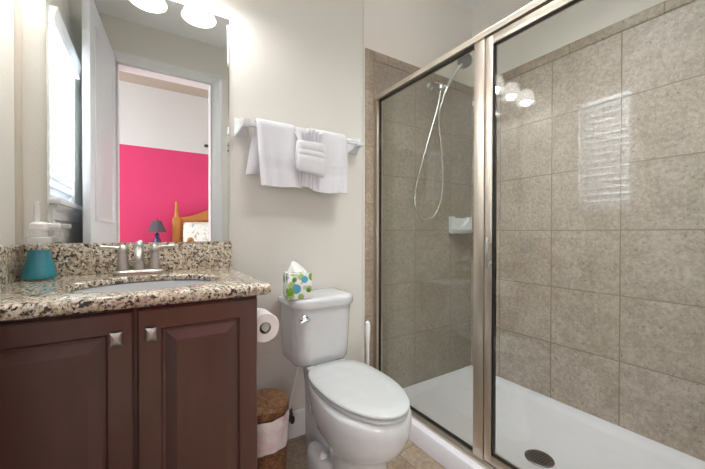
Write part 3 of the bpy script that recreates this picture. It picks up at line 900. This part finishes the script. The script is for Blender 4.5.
# tank
def rrect(x0, x1, y0, y1, z, r, n=6, rb=.012):
    pts = []
    for cx, cy, a0, rr in ((x1-rb, y1-rb, 0, rb), (x0+rb, y1-rb, PI/2, rb), (x0+r, y0+r, PI, r), (x1-r, y0+r, 1.5*PI, r)):
        for k in range(n+1):
            t = a0+PI/2*k/n; pts.append((TC+cx+rr*math.cos(t), cy+rr*math.sin(t), z))
    return pts
TC = .010
b = new()
loft(b, [rrect(-.10, .10, -.17, -.03, .416, .06), rrect(-.130, .130, -.190, -.012, .420, .07), rrect(-.139, .139, -.197, -.006, .434, .07), rrect(-.143, .143, -.200, -.004, .48, .07), rrect(-.147, .147, -.206, 0, .60, .07), rrect(-.151, .151, -.208, 0, .683, .07)])
tk = obj('tank', b, M['porcelain'], to, local=True, angle=50)
b = new()
loft(b, [rrect(-.151, .151, -.208, .002, .682, .07), rrect(-.159, .159, -.218, .004, .684, .075), rrect(-.161, .161, -.220, .004, .692, .075), rrect(-.161, .161, -.220, .004, .712, .075), rrect(-.158, .158, -.217, .003, .721, .073), rrect(-.151, .151, -.210, 0, .726, .07), rrect(-.12, .12, -.18, -.02, .728, .05)])
obj('tank_lid', b, M['porcelain'], to, local=True, angle=50)
b = new(); lathe(b, (-.102, -.200, .640), [(.019, 0), (.019, -.006), (.014, -.012), (.010, -.014), (.010, -.022)], 20, 'Y')
tube(b, [(-.088, -.224, .641), (-.102, -.226, .640), (-.122, -.229, .637), (-.136, -.230, .635)], [.008, .010, .008, .005], 12)
obj('flush_lever', b, M['chrome'], to, local=True)
# supply hose and valve
sv = thing('water_supply_valve', 'white supply hose and dark stop valve beside the toilet', 'valve', (.572, YB-.014, .12))
b = new(); tube(b, spline([(.598, 1.43, .415), (.598, 1.43, .38), (.592, 1.452, .31), (.580, 1.466, .23), (.572, 1.467, .17)], 6), .0055, 10); obj('supply_hose', b, M['white_plastic'], sv)
b = new(); lathe(b, (.572, 1.467, .115), [(.012, 0), (.014, .006), (.014, .034), (.010, .040), (.010, .056)], 16)
tube(b, [(.572, YB-.0145, .133), (.572, 1.467, .133)], .009, 12)
rr = [circ((.572, 1.448, .133), .009, 16, 'Y'), circ((.572, 1.442, .133), .012, 16, 'Y', .020), circ((.572, 1.434, .133), .012, 16, 'Y', .020)]
loft(b, rr); obj('stop_valve', b, M['dark_metal'], sv)

# tissue box on the tank
tx = thing('tissue_box', 'white tissue box with green and blue dots on the toilet tank', 'tissue box', (.562, 1.355, .7285), rz=math.radians(-9))
b = new()
box(b, -.053, .053, -.053, .053, 0, .112, bev=.003)
obj('box', b, M['tissuebox'], tx, local=True)
b = new(); lathe(b, (0, 0, .111), [(.03, 0), (.03, .002)], 24); obj('opening_film', b, M['clear_plastic'], tx, local=True)
b = new(); rings = []
for j in range(7):
    v = j/6; row = []
    for k in range(28):
        t = 2*PI*k/28
        r = (.022*(1-v)**.8+.004)*(1+.28*math.sin(3*t+v*2)+.18*math.sin(5*t))
        row.append((r*math.cos(t)*1.35-.018*v, r*math.sin(t)*.8, .110+.050*v+.006*math.sin(2*t)*(1-v)))
    rings.append(row)
loft(b, rings); obj('tissue', b, M['paper'], tx, local=True, angle=70)

# toilet paper
tp = thing('toilet_paper_holder', 'chrome post holder on the cabinet side carrying the paper roll', 'holder', (VX1, 1.19, .675))
b = new(); lathe(b, (VX1, 1.262, .678), [(.022, 0), (.022, .006), (.010, .012), (.008, .05), (.008, .085)], 20, 'X')
tube(b, [(.355, 1.262, .678), (.355, 1.146, .678)], .0152, 24); obj('post', b, M['chrome'], tp)
b = new()
lathe(b, (.355, 1.150, .6735), [(.021, 0), (.051, 0), (.0535, .004), (.054, .05), (.0535, .096), (.051, .100), (.021, .100), (.021, 0)], 40, 'Y', False, False)
tr = obj('toilet_paper_roll', b, M['paper_roll'], None, loc=(.355, 1.2, .6735)); tag(tr, 'white toilet paper roll hanging beside the dark cabinet', 'toilet paper')
b = new(); lathe(b, (.355, 1.151, .6735), [(.0208, 0), (.0208, .098), (.0195, .098), (.0195, 0)], 32, 'Y', False, False)
obj('cardboard_core', b, plain('cardboard', (176, 160, 142), .9), tr)

# wicker basket
KX, KY, KR = .388, 1.29, .094
bk = thing('wicker_basket', 'brown wicker waste basket with plastic liner beside the vanity', 'basket', (KX, KY, 0))
b = new(); lathe(b, (KX, KY, 0), [(KR-.01, 0), (KR-.004, .01), (KR, .10), (KR+.001, .20), (KR+.001, .305), (KR-.006, .305), (KR-.01, .02)], 48); obj('basket_body', b, M['wicker'], bk)
b = new(); lathe(b, (KX, KY, .306), [(KR+.004, 0), (KR+.009, .006), (KR+.009, .030), (KR+.004, .037), (KR-.03, .043), (KR-.08, .046), (.002, .047)], 48); obj('basket_lid', b, M['wicker'], bk)
b = new(); rings = []
for j, (r, z) in enumerate([(.0075, .304), (.010, .290), (.009, .265), (.0075, .235), (.009, .205), (.006, .178), (.003, .177)]):
    rings.append([(KX+(KR+r+.0022*math.sin(11*2*PI*k/72+j))*math.cos(2*PI*k/72), KY+(KR+r+.0022*math.sin(11*2*PI*k/72+j))*math.sin(2*PI*k/72), z+(.004*math.sin(3*2*PI*k/72) if j > 4 else 0)) for k in range(72)])
loft(b, rings, False, False); obj('bag_liner', b, M['bag'], bk)

# toilet brush
TBX, TBY = 1.000, 1.43
br = thing('toilet_brush', 'white toilet brush standing in its holder between toilet and shower', 'toilet brush', (TBX, TBY, 0))
b = new(); lathe(b, (TBX, TBY, 0), [(.045, 0), (.047, .006), (.044, .05), (.038, .12), (.034, .16), (.030, .16), (.034, .12), (.040, .02)], 28); obj('brush_holder', b, M['white_plastic'], br)
b = new(); lathe(b, (TBX, TBY, .06), [(.004, 0), (.008, .02), (.0095, .10), (.009, .25), (.010, .36), (.0145, .42), (.015, .45), (.012, .472), (.004, .48)], 16); obj('brush_handle', b, M['white_plastic'], br)
b = new(); lathe(b, (TBX, TBY, .022), [(.01, 0), (.028, .01), (.03, .05), (.01, .06)], 20); obj('bristles', b, M['white_plastic'], br)

# ------------------------------------------------------------------ shower
sn = thing('shower_pan', 'white acrylic shower pan with raised curb', 'shower pan', (1.54, .76, 0))
b = new()
y0, y1 = YF+.001, YS-.001
def pan_ring(y, k):   # cross sections along Y; k lifts the floor into the end rims
    fl = .024+k*.019
    return [(1.083, y, 0), (1.083, y, .074), (1.088, y, .084), (1.098, y, .088), (1.168, y, .088), (1.178, y, .083), (1.20, y, max(fl+.004, .045)), (1.26, y, fl), (1.915, y, fl), (1.930, y, fl+.003), (1.944, y, max(.040, fl+.004)), (1.956, y, .0445), (1.999, y, .045), (1.999, y, 0)]
loft(b, [pan_ring(y0, 1), pan_ring(y0+.014, 1), pan_ring(y0+.03, .75), pan_ring(y0+.07, 0), pan_ring(y1-.09, 0), pan_ring(y1-.035, .75), pan_ring(y1-.015, 1), pan_ring(y1, 1)])
obj('pan_body', b, M['acrylic'], sn, angle=28)
b = new(); lathe(b, (1.452, .757, .0232), [(.057, 0), (.058, .003), (.054, .006), (.030, .0055), (.002, .0055)], 36)
dn = obj('drain_cover', b, M['steel_drain'], sn)
b = new()
for i in range(-3, 4):
    for j in range(-3, 4):
        x, y = i*.0125+(.006 if j % 2 else 0), j*.0115
        if math.hypot(x, y) < .042: lathe(b, (1.452+x, .757+y, .0288), [(.0042, 0), (.0042, .0006)], 10)
obj('drain_holes', b, M['black'], dn)

GX = 1.142
en = thing('shower_enclosure', 'framed glass shower enclosure with champagne metal frame', 'shower enclosure', (GX, .76, .088))
fx0, fx1 = GX-.021, GX+.021
def mpiece(name, *d, bev=.003, parent=en, mat='frame'): return bx(name, M[mat], parent, *d, bev=bev)
b = new()
prof = [(fx0-.004, 1.788), (fx0-.004, 1.808), (fx0+.004, 1.818), (fx1-.004, 1.818), (fx1+.004, 1.808), (fx1+.004, 1.788)]
loft(b, [[(x, YF+.002, z) for x, z in prof], [(x, YS-.001, z) for x, z in prof]])
obj('header', b, M['frame'], en, smooth=False)
mpiece('wall_jamb', fx0, fx1, YS-.026, YS-.001, .112, 1.788)
mpiece('wall_jamb', fx0, fx1, YF+.002, YF+.020, .112, 1.788)
b = new()
prof = [(fx0-.004, .088), (fx0-.004, .100), (fx0+.004, .112), (fx1-.004, .112), (fx1+.004, .100), (fx1+.004, .088)]
loft(b, [[(x, YF+.002, z) for x, z in prof], [(x, YS-.001, z) for x, z in prof]])
obj('threshold', b, M['frame'], en, smooth=False)
mpiece('post', fx0, fx1, .804, .852, .112, 1.788)
# fixed pane with black gasket
bx('fixed_pane', M['glass_fixed'], en, GX-.003, GX+.003, .850, YS-.024, .110, 1.790, smooth=False)
b = new()
for d in ((.852, YS-.026, 1.780, 1.788), (.852, YS-.026, .112, .119), (.852, .856, .119, 1.780), (YS-.032, YS-.026, .119, 1.780)):
    box(b, GX-.007, GX+.007, *d)
obj('gasket', b, M['black'], en, smooth=False)
# door
sd = bx('door_stile', M['frame'], None, 0, 1, 0, 1, 0, 1) if False else None
b = new()
dy0, dy1, dz0, dz1 = YF+.022, .800, .118, 1.780
for d in ((dy1-.031, dy1, dz0, dz1), (dy0, dy0+.031, dz0, dz1), (dy0+.031, dy1-.031, dz1-.034, dz1), (dy0+.031, dy1-.031, dz0, dz0+.034)):
    box(b, fx0+.006, fx1-.002, *d, bev=.003)
door = obj('shower_door', b, M['frame'], en)
bx('door_pane', M['glass'], door, GX-.006, GX, dy0+.028, dy1-.028, dz0+.031, dz1-.031, smooth=False)
b = new()
for d in ((dy1-.035, dy1-.031, dz0+.038, dz1-.038), (dy0+.031, dy0+.035, dz0+.038, dz1-.038), (dy0+.031, dy1-.031, dz1-.038, dz1-.034), (dy0+.031, dy1-.031, dz0+.034, dz0+.038)):
    box(b, GX-.010, GX+.004, *d)
obj('door_gasket', b, M['black'], door, smooth=False)
b = new()
box(b, fx0-.022, fx0-.014, dy1-.036, dy1-.020, .882, 1.000, bev=.003)
for z in (.90, .98): box(b, fx0-.016, fx0+.008, dy1-.033, dy1-.023, z-.006, z+.006)
obj('door_pull', b, M['nickel'], door)

# door stands a touch open towards the room
_h = Vector((GX, dy0, 0)); _A = Matrix.Translation(_h) @ Matrix.Rotation(math.radians(.5), 4, 'Z') @ Matrix.Translation(-_h)
_o = ORG[door.name]
for ob in [door]+list(door.children):
    ob.data.transform(Matrix.Translation(-_o) @ _A @ Matrix.Translation(_o))

# hand shower
hs = thing('hand_shower', 'chrome hand shower with looping hose on the tiled wall', 'shower head', (1.566, YS, 1.974))
b = new(); lathe(b, (1.566, YS-.001, 1.974), [(.026, 0), (.026, -.005), (.014, -.012)], 24, 'Y')
tube(b, spline([(1.566, YS-.01, 1.974), (1.568, YS-.045, 1.982), (1.574, YS-.085, 1.962)], 6), .0095, 12); obj('shower_arm', b, M['chrome'], hs)
b = new(); lathe(b, (1.580, 1.45, 1.925), [(.012, 0), (.019, .006), (.019, .030), (.013, .040)], 18)
tube(b, [(1.584, 1.45, 1.945), (1.61, 1.435, 1.95)], .013, 12); obj('holder', b, M['chrome'], hs)
b = new(); tube(b, [(1.600, 1.437, 1.905), (1.618, 1.432, 1.945), (1.660, 1.424, 2.02), (1.705, 1.414, 2.085), (1.722, 1.406, 2.108)], [.009, .012, .011, .012, .015], 14); obj('handle', b, M['chrome'], hs)
b = new()
hc = Vector((1.735, 1.392, 2.128)); nd = Vector((-.62, -.75, -.38)).normalized()
u = nd.cross(Vector((0, 0, 1))).normalized(); v = nd.cross(u)
def hring(r, h): return [tuple(hc+nd*h+(u*math.cos(2*PI*k/32)+v*math.sin(2*PI*k/32))*r) for k in range(32)]
loft(b, [hring(.016, -.028), hring(.032, -.022), hring(.047, -.006), hring(.050, .004), hring(.048, .010)])
hd = obj('spray_head', b, M['chrome'], hs)
b = new(); loft(b, [hring(.044, .0095), hring(.044, .012), hring(.018, .0135), hring(.004, .0138)]); obj('spray_face', b, M['spray'], hd)
b = new()
tube(b, spline([(1.580, 1.45, 1.93), (1.548, 1.452, 1.80), (1.445, 1.46, 1.50), (1.376, 1.465, 1.26), (1.392, 1.465, 1.15), (1.466, 1.465, 1.098), (1.560, 1.465, 1.15), (1.612, 1.462, 1.30), (1.598, 1.458, 1.52), (1.560, 1.450, 1.74), (1.585, 1.440, 1.86), (1.602, 1.437, 1.91)], 10), .0065, 10)
obj('hose', b, M['hose'], hs)

# soap dish
sh = thing('soap_dish', 'white ceramic soap dish on the shower tile in the corner', 'soap dish', (1.86, YS, 1.0))
b = new()
prof = []
for k in range(13):
    t = PI*k/12; prof.append((1.861-.072*math.cos(t), 1.108-.062*math.sin(t)))
def dr(y, sc_=1.0): return [(1.757, y, 1.014), (1.965, y, 1.014), (1.965, y, 1.128), (1.861+.078, y, 1.128)] + [(1.861+(x-1.861)*sc_, y, 1.128+(z-1.108)*sc_) for x, z in reversed(prof)] + [(1.861-.078, y, 1.128), (1.757, y, 1.128)]
loft(b, [dr(YS-.001), dr(YS-.026), dr(YS-.030, 1.04)])
obj('back_plate', b, M['porcelain'], sh)
b = new(); box(b, 1.775, 1.947, YS-.006, YS-.001, 1.03, 1.12); obj('recess', b, M['porcelain'], sh)
b = new(); rings = []
for z, d, w_ in [(1.008, .034, .090), (1.014, .070, .100), (1.030, .088, .105), (1.040, .092, .105), (1.037, .084, .097), (1.022, .055, .085)]:
    row = []
    for k in range(17):
        t = PI*k/16; row.append((1.861-w_*math.copysign(abs(math.cos(t))**.6, math.cos(t)), YS-.012-d*abs(math.sin(t))**.7, z))
    rings.append(row)
loft(b, rings); obj('dish', b, M['porcelain'], sh)
